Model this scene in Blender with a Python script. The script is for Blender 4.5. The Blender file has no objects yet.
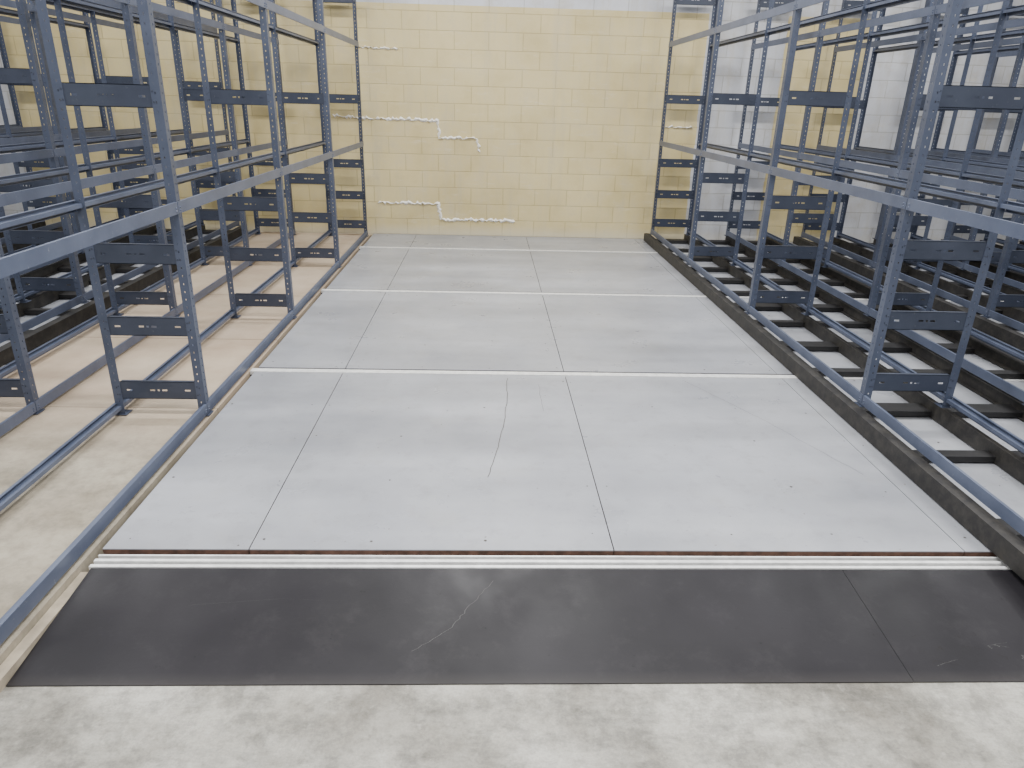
import bpy, bmesh, math, random
from mathutils import Matrix, Vector
random.seed(7)
S = bpy.context.scene
COL = S.collection

# ------------------------------------------------------------ materials
def new_mat(name):
    m = bpy.data.materials.new(name); m.use_nodes = True
    nt = m.node_tree; b = nt.nodes['Principled BSDF']
    return m, nt, b
def noise(nt, vec, scale, detail=4, rough=.6):
    n = nt.nodes.new('ShaderNodeTexNoise')
    n.inputs['Scale'].default_value = scale; n.inputs['Detail'].default_value = detail
    n.inputs['Roughness'].default_value = rough
    nt.links.new(vec, n.inputs['Vector']); return n.outputs['Fac']
def ramp(nt, fac, stops):
    r = nt.nodes.new('ShaderNodeValToRGB')
    e = r.color_ramp.elements
    while len(e) < len(stops): e.new(0.5)
    for i, (p, c) in enumerate(stops):
        e[i].position = p; e[i].color = (c[0], c[1], c[2], 1) if not isinstance(c, (int, float)) else (c, c, c, 1)
    nt.links.new(fac, r.inputs['Fac']); return r.outputs['Color']
def mix(nt, fac, a, b, mode='MIX'):
    n = nt.nodes.new('ShaderNodeMix'); n.data_type = 'RGBA'; n.blend_type = mode
    for s, v in ((n.inputs[0], fac), (n.inputs[6], a), (n.inputs[7], b)):
        if isinstance(v, bpy.types.NodeSocket): nt.links.new(v, s)
        elif isinstance(v, (int, float)): s.default_value = v
        else: s.default_value = (v[0], v[1], v[2], 1)
    return n.outputs[2]
def geo_pos(nt):
    return nt.nodes.new('ShaderNodeNewGeometry').outputs['Position']
def mapped(nt, p, sc, rot=(0, 0, 0)):
    n = nt.nodes.new('ShaderNodeMapping'); n.inputs['Scale'].default_value = sc; n.inputs['Rotation'].default_value = rot
    nt.links.new(p, n.inputs['Vector']); return n.outputs[0]
def bump(nt, b, h, strength=.3, dist=.01):
    n = nt.nodes.new('ShaderNodeBump'); n.inputs['Strength'].default_value = strength
    n.inputs['Distance'].default_value = dist
    nt.links.new(h, n.inputs['Height']); nt.links.new(n.outputs['Normal'], b.inputs['Normal'])

def simple(name, c, rough=.5, metal=0, var=.12, scale=8):
    m, nt, b = new_mat(name)
    p = geo_pos(nt)
    f = noise(nt, p, scale)
    lo = [x*(1-var) for x in c]; hi = [min(1, x*(1+var)) for x in c]
    nt.links.new(ramp(nt, f, [(.3, lo), (.7, hi)]), b.inputs['Base Color'])
    b.inputs['Roughness'].default_value = rough; b.inputs['Metallic'].default_value = metal
    return m

def steel_mat(name, k):
    m, nt, b = new_mat(name)
    p = geo_pos(nt)
    c = ramp(nt, noise(nt, p, 5), [(.3, (.060*k, .074*k, .116*k)), (.7, (.092*k, .110*k, .162*k))])
    s = ramp(nt, noise(nt, p, 60, 6, .7), [(.62, 0.0), (.72, 1.0)])
    nt.links.new(mix(nt, s, c, (.17*k, .18*k, .21*k)), b.inputs['Base Color'])
    b.inputs['Roughness'].default_value = .36; b.inputs['Metallic'].default_value = .1
    return m
def deck_mat():
    m, nt, b = new_mat('grey_painted_deck')
    p = geo_pos(nt)
    c = ramp(nt, noise(nt, p, 1.3, 6), [(.3, (.265, .273, .300)), (.7, (.375, .383, .410))])
    st = ramp(nt, noise(nt, p, 9, 8, .75), [(.52, 0.0), (.8, .6)])
    c = mix(nt, st, c, (.20, .20, .205))
    ro = ramp(nt, noise(nt, mapped(nt, p, (.35, 2.6, 1)), 1, 3, .5), [(.38, .82), (.62, 1.0)])  # faint bands of light and shade across the deck, painted into its colour
    c = mix(nt, 1.0, c, ro, 'MULTIPLY')
    # warm dirty patches
    wd = ramp(nt, noise(nt, p, 2.7, 8, .7), [(.56, 0.0), (.78, .4)])
    c = mix(nt, wd, c, (.30, .285, .25))
    sp = ramp(nt, noise(nt, p, 55, 3, .5), [(.71, 0.0), (.74, .8)])
    c = mix(nt, sp, c, (.12, .10, .08))
    nt.links.new(c, b.inputs['Base Color'])
    nt.links.new(ramp(nt, noise(nt, p, 3, 5), [(.3, .25), (.7, .42)]), b.inputs['Roughness'])
    bump(nt, b, noise(nt, p, 30), .05, .004)
    return m
def concrete_mat():
    m, nt, b = new_mat('worn_concrete')
    p = geo_pos(nt)
    c = ramp(nt, noise(nt, p, 2.0, 9, .68), [(.36, (.20, .185, .155)), (.48, (.32, .305, .265)), (.60, (.44, .425, .38))])
    d = ramp(nt, noise(nt, p, 11, 8, .78), [(.38, .45), (.56, 1.0)])
    c = mix(nt, .7, c, d, 'MULTIPLY')
    d2 = ramp(nt, noise(nt, mapped(nt, p, (1, 3, 1), (0, 0, .5)), 5, 10, .8), [(.38, .6), (.52, 1.0)])
    c = mix(nt, .6, c, d2, 'MULTIPLY')
    g = ramp(nt, noise(nt, p, 140, 2), [(.3, .8), (.6, 1.0)])
    c = mix(nt, .7, c, g, 'MULTIPLY')
    k = ramp(nt, noise(nt, p, 24, 6, .7), [(.60, 0.0), (.75, .35)])
    c = mix(nt, k, c, (.52, .50, .45))
    nt.links.new(c, b.inputs['Base Color'])
    b.inputs['Roughness'].default_value = .6
    bump(nt, b, noise(nt, p, 40, 8), .15, .005)
    return m
def side_floor_mat():
    m, nt, b = new_mat('tan_plywood_and_concrete')
    p = geo_pos(nt)
    w = ramp(nt, noise(nt, p, 2.0, 8, .65), [(.3, (.36, .27, .19)), (.7, (.50, .41, .31))])
    k = ramp(nt, noise(nt, p, 2.2, 9, .68), [(.35, (.25, .215, .16)), (.65, (.42, .375, .295))])
    kd = ramp(nt, noise(nt, p, 12, 8, .78), [(.38, .65), (.56, 1.0)])
    k = mix(nt, .7, k, kd, 'MULTIPLY')
    sx = nt.nodes.new('ShaderNodeSeparateXYZ'); nt.links.new(p, sx.inputs[0])
    f = nt.nodes.new('ShaderNodeMapRange'); f.inputs[1].default_value = 2.9; f.inputs[2].default_value = 3.9
    nt.links.new(sx.outputs['Y'], f.inputs[0])
    c = mix(nt, f.outputs[0], k, w)
    br = nt.nodes.new('ShaderNodeTexBrick'); br.offset = 0
    nt.links.new(p, br.inputs['Vector'])
    br.inputs['Scale'].default_value = 1; br.inputs['Brick Width'].default_value = 2.4
    br.inputs['Row Height'].default_value = 1.2; br.inputs['Mortar Size'].default_value = .004
    br.inputs['Color1'].default_value = (1, 1, 1, 1); br.inputs['Color2'].default_value = (.88, .88, .88, 1)
    br.inputs['Mortar'].default_value = (.3, .25, .2, 1)
    c = mix(nt, f.outputs[0], c, mix(nt, 1.0, c, br.outputs['Color'], 'MULTIPLY'))
    nt.links.new(c, b.inputs['Base Color'])
    b.inputs['Roughness'].default_value = .6
    return m
def ramp_mat():
    m, nt, b = new_mat('black_ramp_sheet')
    p = geo_pos(nt)
    c = ramp(nt, noise(nt, p, 1.6, 6), [(.3, (.0075, .0068, .0085)), (.7, (.015, .0135, .0165))])
    st = ramp(nt, noise(nt, p, 7, 10, .8), [(.52, 0.0), (.78, .55)])
    c = mix(nt, st, c, (.036, .033, .036))
    sp = ramp(nt, noise(nt, p, 26, 6, .8), [(.64, 0.0), (.68, 1.0)])
    c = mix(nt, sp, c, (.003, .003, .003))
    sx = nt.nodes.new('ShaderNodeSeparateXYZ'); nt.links.new(p, sx.inputs[0])
    lo = nt.nodes.new('ShaderNodeMapRange'); lo.inputs[1].default_value = 1.67; lo.inputs[2].default_value = 1.72
    lo.inputs[3].default_value = .18; lo.inputs[4].default_value = 0
    nt.links.new(sx.outputs['Y'], lo.inputs[0])
    c = mix(nt, lo.outputs[0], c, (.10, .09, .08))
    nt.links.new(c, b.inputs['Base Color'])
    nt.links.new(ramp(nt, noise(nt, p, 4, 6), [(.3, .34), (.7, .55)]), b.inputs['Roughness'])
    b.inputs['Specular IOR Level'].default_value = .28
    bump(nt, b, noise(nt, p, 60), .08, .003)
    return m
ROW = .195
def wall_mat():
    m, nt, b = new_mat('painted_block_wall')
    p = geo_pos(nt)
    sx = nt.nodes.new('ShaderNodeSeparateXYZ'); nt.links.new(p, sx.inputs[0])
    cb = nt.nodes.new('ShaderNodeCombineXYZ')
    nt.links.new(sx.outputs['X'], cb.inputs['X']); nt.links.new(sx.outputs['Z'], cb.inputs['Y'])
    br = nt.nodes.new('ShaderNodeTexBrick'); br.offset = .5
    nt.links.new(cb.outputs[0], br.inputs['Vector'])
    br.inputs['Scale'].default_value = 1; br.inputs['Brick Width'].default_value = .4
    br.inputs['Row Height'].default_value = ROW; br.inputs['Mortar Size'].default_value = .006
    br.inputs['Mortar Smooth'].default_value = .6
    br.inputs['Color1'].default_value = (1, 1, 1, 1); br.inputs['Color2'].default_value = (.955, .955, .955, 1)
    br.inputs['Mortar'].default_value = (.74, .72, .67, 1)
    wob = nt.nodes.new('ShaderNodeMath'); wob.operation = 'MULTIPLY_ADD'
    nt.links.new(noise(nt, p, 5), wob.inputs[0]); wob.inputs[1].default_value = .06
    nt.links.new(sx.outputs['X'], wob.inputs[2])
    mr = nt.nodes.new('ShaderNodeMapRange'); mr.inputs[1].default_value = -10; mr.inputs[2].default_value = 10
    nt.links.new(wob.outputs[0], mr.inputs[0])
    def X(x): return (x+10)/20
    r = nt.nodes.new('ShaderNodeValToRGB'); r.color_ramp.interpolation = 'CONSTANT'
    e = r.color_ramp.elements
    while len(e) < 5: e.new(.5)
    for i, (x, v) in enumerate([(-10, 0), (-5.6, 1), (2.55, 0), (3.45, 1), (4.5, 0)]):
        e[i].position = X(x); e[i].color = (v, v, v, 1)
    nt.links.new(mr.outputs[0], r.inputs['Fac'])
    hz = nt.nodes.new('ShaderNodeMath'); hz.operation = 'LESS_THAN'; hz.inputs[1].default_value = 13*ROW+.07
    nt.links.new(sx.outputs['Z'], hz.inputs[0])
    mu = nt.nodes.new('ShaderNodeMath'); mu.operation = 'MULTIPLY'
    nt.links.new(r.outputs['Color'], mu.inputs[0]); nt.links.new(hz.outputs[0], mu.inputs[1])
    ye = ramp(nt, noise(nt, p, 1.6, 8, .65), [(.32, (.52, .42, .20)), (.68, (.68, .57, .30))])
    wh = ramp(nt, noise(nt, p, 1.4, 6), [(.3, (.48, .485, .51)), (.7, (.62, .625, .65))])
    c = mix(nt, mu.outputs[0], wh, ye)
    c = mix(nt, 1.0, c, br.outputs['Color'], 'MULTIPLY')
    sc = ramp(nt, noise(nt, p, 3.2, 10, .78), [(.50, 0.0), (.75, .6)])
    c = mix(nt, sc, c, (.40, .345, .24))
    vs = ramp(nt, noise(nt, mapped(nt, p, (6, 6, .45)), 1, 6, .75), [(.50, 0.0), (.72, .4)])
    c = mix(nt, vs, c, (.42, .375, .27))
    ws = ramp(nt, noise(nt, mapped(nt, p, (2, 2, 9)), 1.5, 8, .8), [(.57, 0.0), (.75, .55)])
    c = mix(nt, ws, c, (.66, .60, .46))
    lo = nt.nodes.new('ShaderNodeMapRange'); lo.inputs[1].default_value = .02; lo.inputs[2].default_value = .14
    lo.inputs[3].default_value = .5; lo.inputs[4].default_value = 0
    nt.links.new(sx.outputs['Z'], lo.inputs[0])
    c = mix(nt, lo.outputs[0], c, (.58, .54, .45))
    nt.links.new(c, b.inputs['Base Color'])
    b.inputs['Roughness'].default_value = .45
    inv = nt.nodes.new('ShaderNodeMath'); inv.operation = 'SUBTRACT'; inv.inputs[0].default_value = 1
    nt.links.new(br.outputs['Fac'], inv.inputs[1])
    ad = nt.nodes.new('ShaderNodeMath'); ad.operation = 'MULTIPLY_ADD'; ad.inputs[1].default_value = .5
    nt.links.new(noise(nt, p, 25, 6, .7), ad.inputs[0]); nt.links.new(inv.outputs[0], ad.inputs[2])
    bump(nt, b, ad.outputs[0], .45, .006)
    return m
def carriage_mat():
    m, nt, b = new_mat('dusty_black_carriage_steel')
    p = geo_pos(nt)
    c = ramp(nt, noise(nt, p, 14, 8, .75), [(.42, (.010, .009, .009)), (.60, (.030, .027, .023)), (.78, (.065, .057, .046))])
    nt.links.new(c, b.inputs['Base Color'])
    b.inputs['Roughness'].default_value = .6
    return m

STEEL = steel_mat('slate_blue_painted_steel', .80); STEELD = steel_mat('dark_slate_brace_steel', .50)
STEELB = steel_mat('worn_slate_beam_steel', 1.1)
DECK = deck_mat(); CONC = concrete_mat(); SIDE = side_floor_mat()
RAMP = ramp_mat(); WALL = wall_mat()
WHITE = simple('bright_track_metal', (.76, .76, .75), .32, .2, .15, 25)
BLACK = simple('black_carriage_steel', (.008, .0075, .008), .55, 0, .4, 12)
CARR = carriage_mat()
GROOVE = simple('dark_groove', (.012, .010, .009), .8, 0, .3, 20)
BROWN = simple('brown_plywood_edge', (.105, .055, .038), .8, 0, .45, 30)
SCREW = simple('screw_head', (.07, .06, .05), .5, .4)
SCUFF = simple('pale_scuff', (.06, .056, .056), .6, 0)
FILL = simple('white_crack_filler', (.82, .80, .75), .8, 0, .08, 40)
PLAIN = simple('white_side_wall', (.55, .55, .55), .7, 0, .05, 2)
DUST = simple('dusty_concrete_edge', (.33, .28, .21), .8, 0, .25, 12)

# ------------------------------------------------------------ mesh helpers
def mk(name, me, parent=None, loc=(0, 0, 0), rotz=0, label=None, category=None, kind=None, group=None):
    o = bpy.data.objects.new(name, me)
    COL.objects.link(o)
    o.location = loc; o.rotation_euler = (0, 0, rotz)
    if parent: o.parent = parent
    if label: o['label'] = label
    if category: o['category'] = category
    if kind: o['kind'] = kind
    if group: o['group'] = group
    return o
def bm_box(bm, x0, x1, y0, y1, z0, z1, mi=0):
    v = [bm.verts.new(p) for p in ((x0,y0,z0),(x1,y0,z0),(x1,y1,z0),(x0,y1,z0),(x0,y0,z1),(x1,y0,z1),(x1,y1,z1),(x0,y1,z1))]
    for f in ((0,3,2,1),(4,5,6,7),(0,1,5,4),(1,2,6,5),(2,3,7,6),(3,0,4,7)):
        fc = bm.faces.new([v[i] for i in f]); fc.material_index = mi
def fin(bm, name, *mats):
    bmesh.ops.recalc_face_normals(bm, faces=bm.faces)
    me = bpy.data.meshes.new(name); bm.to_mesh(me); bm.free()
    for m in mats: me.materials.append(m)
    return me
def box_mesh(name, x0, x1, y0, y1, z0, z1, *mats):
    bm = bmesh.new(); bm_box(bm, x0, x1, y0, y1, z0, z1)
    return fin(bm, name, *mats)
def perf(bm, us, zs, hole, f, t):
    nu, nz = len(us)-1, len(zs)-1
    kept = {(i, j) for i in range(nu) for j in range(nz) if not hole(i, j)}
    V = {}
    def v(i, j, w):
        k = (i, j, w)
        if k not in V: V[k] = bm.verts.new(f(us[i], zs[j], w*t))
        return V[k]
    for (i, j) in kept:
        for w in (0, 1):
            bm.faces.new([v(i,j,w), v(i+1,j,w), v(i+1,j+1,w), v(i,j+1,w)])
        for (di, dj, a, b) in ((-1,0,(0,0),(0,1)), (1,0,(1,0),(1,1)), (0,-1,(0,0),(1,0)), (0,1,(0,1),(1,1))):
            if (i+di, j+dj) not in kept:
                bm.faces.new([v(i+a[0],j+a[1],0), v(i+b[0],j+b[1],0), v(i+b[0],j+b[1],1), v(i+a[0],j+a[1],1)])

PH = 3.35; PW = .044; T = .0028
def post_mesh():
    bm = bmesh.new()
    zs = [0]; z = .03
    while z < PH-.06:
        zs += [z, z+.010]; z += .04
    zs.append(PH)
    hole = lambda i, j: i == 1 and j % 2 == 1
    perf(bm, [0, .021, .027, PW], zs, hole, lambda u, z, w: (u, w, z), T)
    perf(bm, [T, .021, .027, PW], zs, hole, lambda u, z, w: (w, u, z), T)
    bm_box(bm, -.012, PW+.012, -.012, PW+.012, 0, .004)
    bmesh.ops.create_cone(bm, cap_ends=True, segments=6, radius1=.008, radius2=.008, depth=.008,
                          matrix=Matrix.Translation((.03, .03, .008)))
    return fin(bm, 'post', STEEL)
def brace_mesh(L):
    bm = bmesh.new(); H = .098
    us = [0, .012, .022, .07, .10, L/2-.045, L/2-.018, L/2-.006, L/2+.006, L/2+.018, L/2+.045, L-.10, L-.07, L-.022, L-.012, L]
    zs = [-H/2, -.028, -.018, -.005, .005, .018, .028, H/2]
    def hole(i, j):
        if i in (1, 13) and j in (1, 5): return True
        if i in (3, 11) and j == 3: return True
        if i in (5, 9) and j == 3: return True
        if i == 7 and j == 3: return True
        return False
    perf(bm, us, zs, hole, lambda u, z, w: (u, w, z), .0025)
    bm_box(bm, 0.046, L-.046, 0, .022, H/2-.003, H/2)
    bm_box(bm, 0.046, L-.046, 0, .022, -H/2, -H/2+.003)
    bm_box(bm, 0.046, L-.046, .019, .022, H/2-.012, H/2-.003)
    bm_box(bm, 0.046, L-.046, .019, .022, -H/2+.003, -H/2+.012)
    for u in (.034, L-.034):
        for z in (-.023, .023):
            bmesh.ops.create_cone(bm, cap_ends=True, segments=8, radius1=.007, radius2=.004, depth=.005,
                matrix=Matrix.Translation((u, -.002, z)) @ Matrix.Rotation(math.pi/2, 4, 'X'))
    return fin(bm, 'side_brace', STEELD)
def beam_mesh(L):
    bm = bmesh.new()
    pr = [(0, .055), (0, 0), (.010, 0), (.010, .003), (.003, .003), (.003, .036), (.034, .036), (.034, .020), (.037, .020), (.037, .039), (.003, .039), (.003, .052), (.014, .052), (.014, .055)]
    a = [bm.verts.new((x, 0, z)) for x, z in pr]; b = [bm.verts.new((x, L, z)) for x, z in pr]
    n = len(pr)
    for i in range(n): bm.faces.new([a[i], a[(i+1) % n], b[(i+1) % n], b[i]])
    bm.faces.new(a); bm.faces.new(b[::-1])
    for y in (.02, L-.02):
        for z in (.014, .028):
            bmesh.ops.create_cone(bm, cap_ends=True, segments=8, radius1=.006, radius2=.003, depth=.005,
                matrix=Matrix.Translation((-.002, y, z)) @ Matrix.Rotation(-math.pi/2, 4, 'Y'))
    return fin(bm, 'shelf_beam', STEELB)

BAY = 1.81
FR = [3.5-BAY, 3.5, 3.5+BAY, 3.5+2*BAY, 3.5+3*BAY]
DL, DR = .475, .50
POST = post_mesh(); BEAM = beam_mesh(BAY-.006)
BRACES = {DL: brace_mesh(DL-.004), DR: brace_mesh(DR-.004)}
BRZ = [.14, .49, .86, 1.58, 2.62, 2.98]
SHZ = [.012, 1.06, 2.13, 3.22]
def run(x0, zb, D, label, group):
    e = mk('shelving_unit', None, loc=(x0, FR[0], zb), label=label, category='shelving', group=group)
    x1 = D
    for k, fy in enumerate(FR):
        y = fy-FR[0]
        last = k == len(FR)-1
        if not last:
            mk('post', POST, e, (0, y, 0), 0)
            mk('post', POST, e, (x1, y, 0), math.pi/2)
        else:
            mk('post', POST, e, (0, y, 0), -math.pi/2)
            mk('post', POST, e, (x1, y, 0), math.pi)
        for z in BRZ:
            mk('side_brace', BRACES[D], e, (.002, y+(.003 if not last else -.006), z))
        if not last:
            for z in SHZ:
                mk('shelf_beam', BEAM, e, (-.004, y+.003, z))
                mk('shelf_beam', BEAM, e, (x1+.004, y+BAY-.003, z), math.pi)
    return e

# ------------------------------------------------------------ room
WY = 9.1
G = -.065
mk('floor', box_mesh('floor', -9, 9, -3.5, WY, G-.2, G, CONC), kind='structure')
wb = mk('wall_back', box_mesh('wall_back', -9, 9, WY, WY+.2, G-.1, 4.6, WALL), kind='structure')
mk('wall_left', box_mesh('wall_left', -9.2, -9, -3.5, WY+.2, G-.1, 4.6, PLAIN), kind='structure')
mk('wall_right', box_mesh('wall_right', 9, 9.2, -3.5, WY+.2, G-.1, 4.6, PLAIN), kind='structure')

LX = -1.45
mk('floor_slab', box_mesh('floor_slab', -2.93, LX-.012, 1.45, WY-.01, G, -.004, SIDE),
   label='dusty tan plywood and concrete floor beneath the fixed shelving', category='floor slab')

def crack(pts, th=.014):
    bm = bmesh.new()
    P = []
    for a, b in zip(pts[:-1], pts[1:]):
        n = max(2, int((Vector(b)-Vector(a)).length/.022))
        for i in range(n):
            t = i/n
            P.append((a[0]+(b[0]-a[0])*t, a[1]+(b[1]-a[1])*t))
    P.append(pts[-1])
    rings = []
    for i, (x, z) in enumerate(P):
        q = P[min(i+1, len(P)-1)]; r = P[max(i-1, 0)]
        d = Vector((q[0]-r[0], q[1]-r[1])); d.normalize(); n = Vector((-d.y, d.x))
        w = th*random.uniform(.15, 1.4)*(.3 if i in (0, len(P)-1) else 1)
        off = random.uniform(-.012, .012)
        c = Vector((x, z))+n*off
        a = c+n*w; b = c-n*w
        rings.append([bm.verts.new((a.x, WY+.001, a.y)), bm.verts.new((c.x, WY-random.uniform(.012, .032), c.y)), bm.verts.new((b.x, WY+.001, b.y))])
    for r, s in zip(rings[:-1], rings[1:]):
        bm.faces.new([r[0], r[1], s[1], s[0]]); bm.faces.new([r[1], r[2], s[2], s[1]])
    mk('crack_filler', fin(bm, 'crack_filler', FILL), wb)
crack([(-1.52, 11*ROW), (-1.05, 11*ROW-.01)], .013)
crack([(-1.85, 7*ROW+.03), (-1.50, 7*ROW+.01), (-.60, 7*ROW), (-.58, 6*ROW), (-.12, 6*ROW), (-.10, 5*ROW+.04)], .016)
crack([(-1.36, 2*ROW), (-.60, 2*ROW), (-.58, ROW), (.36, ROW)], .019)
crack([(2.15, 7*ROW), (2.5, 7*ROW)], .010)

# ------------------------------------------------------------ deck panels
TR = [2.24, 4.2, 6.22, 8.22]
XS = [LX+.02, -.885, .508, 1.90, 3.29, 4.68, 6.07, 7.46]
XL = [-2.95, -4.34, -5.73, -7.12]
def panel(x0, x1, y0, y1, lab, edge):
    bm = bmesh.new(); g = .0022
    bm_box(bm, x0+g, x1-g, y0, y1, G, -.004, 1)
    bm_box(bm, x0+g, x1-g, y0, y1, -.004, 0, 0)
    nx = max(2, round((x1-x0)/.45)+1); ny = max(2, round((y1-y0)/.5)+1)
    for i in range(nx):
        for j in range(ny):
            x = x0+.05+(x1-x0-.1)*i/(nx-1)+random.uniform(-.03, .03)
            y = y0+.07+(y1-y0-.14)*j/(ny-1)+random.uniform(-.05, .05)
            if random.random() < .3: continue
            r = bmesh.ops.create_circle(bm, cap_ends=True, segments=8, radius=random.uniform(.003, .0065), matrix=Matrix.Translation((x, y, .0006)))
            for v in r['verts']:
                for f in v.link_faces: f.material_index = 2
    return mk('floor_panel', fin(bm, 'floor_panel', DECK, edge, SCREW), label=lab, category='floor panel', group='grey deck panels')
def bays():
    for k, t in enumerate(TR):
        y0 = t+(.045 if k == 0 else .040); y1 = (TR[k+1]-.045) if k < 3 else WY-.006
        yield k, y0, y1
aisle = []
for k, y0, y1 in bays():
    for i in range(len(XS)-1):
        inside = i < 3
        lab = ('grey painted plywood deck panel screwed down in the open aisle' if inside
               else 'grey painted plywood deck panel beneath the mobile shelving')
        p = panel(XS[i], XS[i+1], y0, y1, lab, BROWN if k == 0 else GROOVE)
        aisle.append((k, i, p))
    for i in range(3):
        panel(XL[i+1], XL[i], y0, y1, 'grey painted plywood deck panel beneath the mobile shelving', GROOVE)

def hair(parent, pts, w=.002, mat=None, zf=None, name='hairline_crack'):
    out = []
    for a, b in zip(pts[:-1], pts[1:]):
        for i in range(8):
            t = i/8; out.append((a[0]+(b[0]-a[0])*t+random.uniform(-.005, .005), a[1]+(b[1]-a[1])*t))
    out.append(pts[-1])
    bm = bmesh.new(); pv = None
    for (x, y) in out:
        z = zf(y) if zf else .0008
        v = (bm.verts.new((x-w, y, z)), bm.verts.new((x+w, y, z)))
        if pv: bm.faces.new([pv[0], pv[1], v[1], v[0]])
        pv = v
    mk(name, fin(bm, name, mat or SCREW), parent)
for k, i, p in aisle:
    if k == 0 and i == 1:
        hair(p, [(.14, 4.1), (.13, 3.7), (.08, 3.2), (.02, 2.85)], .0017)
        hair(p, [(.33, 4.0), (.33, 3.6)], .0008)
    if k == 0 and i == 2:
        hair(p, [(1.25, 4.1), (1.55, 3.5), (1.8, 2.9)], .0008)

# ------------------------------------------------------------ tracks
def track(t, x0, x1, double):
    bm = bmesh.new()
    if double:
        bm_box(bm, x0, x1, t-.055, t+.043, G, -.030, 1)
        for a, b in ((-.053, -.038), (-.020, -.004), (.014, .022)):
            bm_box(bm, x0, x1, t+a, t+b, -.030, -.009, 0)
    else:
        bm_box(bm, x0, x1, t-.043, t+.039, G, -.020, 1)
        bm_box(bm, x0, x1, t-.041, t+.012, -.020, .003, 0)
    return fin(bm, 'floor_track', WHITE, GROOVE)
for k, t in enumerate(TR):
    xl = LX-.008 if k else LX+.02
    mk('floor_track', track(t, xl, 7.46, k == 0), label='bright steel carriage rail recessed between grey deck panels' if k else 'double bright steel rail along the top of the black ramp',
       category='floor rail', group='carriage rails')
    mk('floor_track', track(t, -7.12, -2.95, k == 0), label='bright steel carriage rail recessed between grey deck panels', category='floor rail', group='carriage rails')

# ------------------------------------------------------------ ramp
RY0, RY1 = 1.675, 2.183
RZ1 = -.012
def rampp(x0, x1):
    bm = bmesh.new()
    pts = [(x0, RY0, G), (x1, RY0, G), (x1, RY1, G), (x0, RY1, G), (x0, RY0, G+.004), (x1, RY0, G+.004), (x1, RY1, RZ1), (x0, RY1, RZ1)]
    v = [bm.verts.new(p) for p in pts]
    for f in ((0,3,2,1),(4,5,6,7),(0,1,5,4),(1,2,6,5),(2,3,7,6),(3,0,4,7)): bm.faces.new([v[i] for i in f])
    return fin(bm, 'ramp_plate', RAMP)
r1 = mk('ramp_plate', rampp(LX+.03, 1.3600), label='long black ramp sheet sloping from concrete up to the deck', category='ramp')
r2 = mk('ramp_plate', rampp(1.3615, 2.75), label='short scuffed black ramp sheet beside the longer one', category='ramp')
rz = lambda y: G+.004+(RZ1-G-.004)*(y-RY0)/(RY1-RY0)+.0008
hair(r1, [(-.22, 1.80), (-.10, 1.90), (-.04, 2.0), (.04, 2.12)], .0012, SCUFF, rz, 'scuff_mark')
hair(r1, [(-1.0, 2.0), (-.7, 2.03), (-.5, 2.02)], .002, SCUFF, rz, 'scuff_mark')
for q in range(14):
    x = random.uniform(1.40, 1.85); y = random.uniform(1.71, 1.86)
    hair(r2, [(x, y), (x+random.uniform(-.03, .03), y+random.uniform(.005, .02)), (x+random.uniform(.02, .09), y+random.uniform(-.01, .03))], .002, GROOVE if q % 3 else SCUFF, rz, 'scuff_mark')
mk('ramp_edging', box_mesh('ramp_edging', LX-.010, LX+.028, 1.60, RY1, G, -.03, DUST), label='dusty wooden edging strip beside the black ramp', category='edging')

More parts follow.
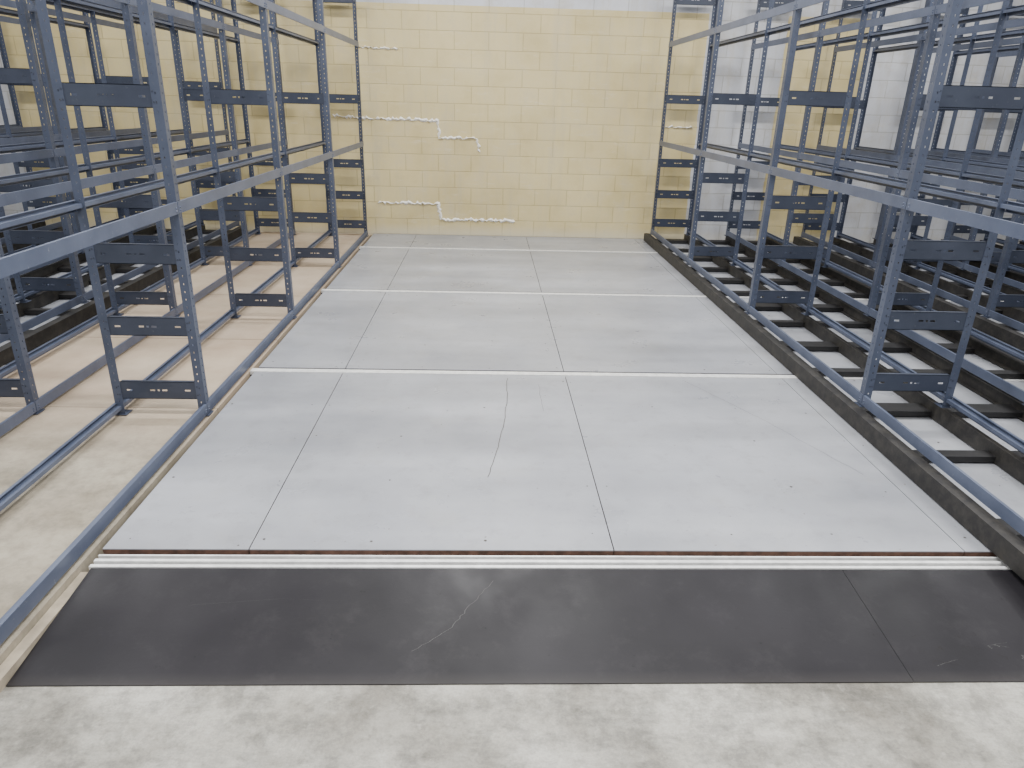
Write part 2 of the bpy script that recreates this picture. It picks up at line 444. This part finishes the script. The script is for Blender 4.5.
# ------------------------------------------------------------ carriages
CH = .095
def carriage(x0, x1, lab):
    y0, y1 = FR[0]-.05, FR[-1]+.05
    e = mk('mobile_carriage', None, loc=(x0, y0, 0), label=lab, category='shelving carriage', group='black carriages')
    L = y1-y0; W = x1-x0
    def rail(a, b, flip):
        bm = bmesh.new()
        bm_box(bm, a, b, 0, L, CH-.006, CH)
        bm_box(bm, a, b, 0, L, .006, .012)
        w = a if not flip else b-.006
        bm_box(bm, w, w+.006, 0, L, .012, CH-.006)
        return fin(bm, 'side_rail', CARR)
    mk('side_rail', rail(0, .06, False), e); mk('side_rail', rail(W-.06, W, True), e)
    mk('centre_rail', rail(W/2-.27, W/2-.24, False), e); mk('centre_rail', rail(W/2+.24, W/2+.27, True), e)
    def cross(h):
        cm = bmesh.new()
        bm_box(cm, .06, W-.06, -h, h, CH-.06, CH-.054); bm_box(cm, .06, W-.06, -h, -h+.006, .01, CH-.06); bm_box(cm, .06, W-.06, h-.006, h, .01, CH-.06)
        return fin(cm, 'cross_member', BLACK)
    ca, cb = cross(.035), cross(.06)
    for i, y in enumerate((1.75, 2.4, 3.05, 3.62, 4.22, 4.75, 5.31, 5.8, 6.25, 6.75, 7.25, 7.8, 8.25, 8.85)):
        mk('cross_member', cb if i % 2 else ca, e, (0, y-y0, 0))
    return e
for n in range(3):
    o = n*1.93
    carriage(2.0+o, 3.57+o, 'long low black steel carriage on floor rails')
    for x in (2.07, 3.03):
        if x+o < 7: run(x+o, CH, DR, 'open slate-blue steel shelving frame on a black mobile carriage', 'mobile shelving frames')
for n in range(2):
    o = n*1.93
    carriage(-4.54-o, -2.97-o, 'long low black steel carriage on floor rails')
    for x in (-3.52, -4.475):
        run(x-o, CH, DL, 'open slate-blue steel shelving frame on a black mobile carriage', 'mobile shelving frames')
run(-1.478-DL, 0, DL, 'open slate-blue steel shelving frame beside the grey aisle deck', 'fixed shelving frames')
run(-2.37-DL, 0, DL, 'open slate-blue steel shelving frame on dusty tan floor', 'fixed shelving frames')

# ------------------------------------------------------------ lights
w = bpy.data.worlds.new('World'); S.world = w; w.use_nodes = True
bg = w.node_tree.nodes['Background']; bg.inputs[0].default_value = (.95, .975, 1, 1); bg.inputs[1].default_value = .66
for y in (-1.0, 2.6, 6.4):
    for x in (-4, 0.3, 4.6):
        l = bpy.data.lights.new('ceiling_light', 'AREA'); l.shape = 'RECTANGLE'; l.size = 2.4; l.size_y = .35; l.energy = 200
        l.color = (1, .995, .985)
        o = bpy.data.objects.new('ceiling_light', l); COL.objects.link(o); o.location = (x, y, 4.4)

# ------------------------------------------------------------ camera
F = 707
Y = Vector((488-512, 384-101, -F)).normalized()
Z = -Vector((463-512, 384-2150, -F)).normalized()
Z = (Z-Y*Z.dot(Y)).normalized(); X = Y.cross(Z)
M = Matrix((X, Y, Z)).to_4x4(); M.translation = (0, 0, 1.6)
cam = bpy.data.cameras.new('camera'); cam.sensor_width = 36; cam.lens = 36*F/1024; cam.clip_start = .05
co = bpy.data.objects.new('camera', cam); COL.objects.link(co); co.matrix_world = M
S.camera = co
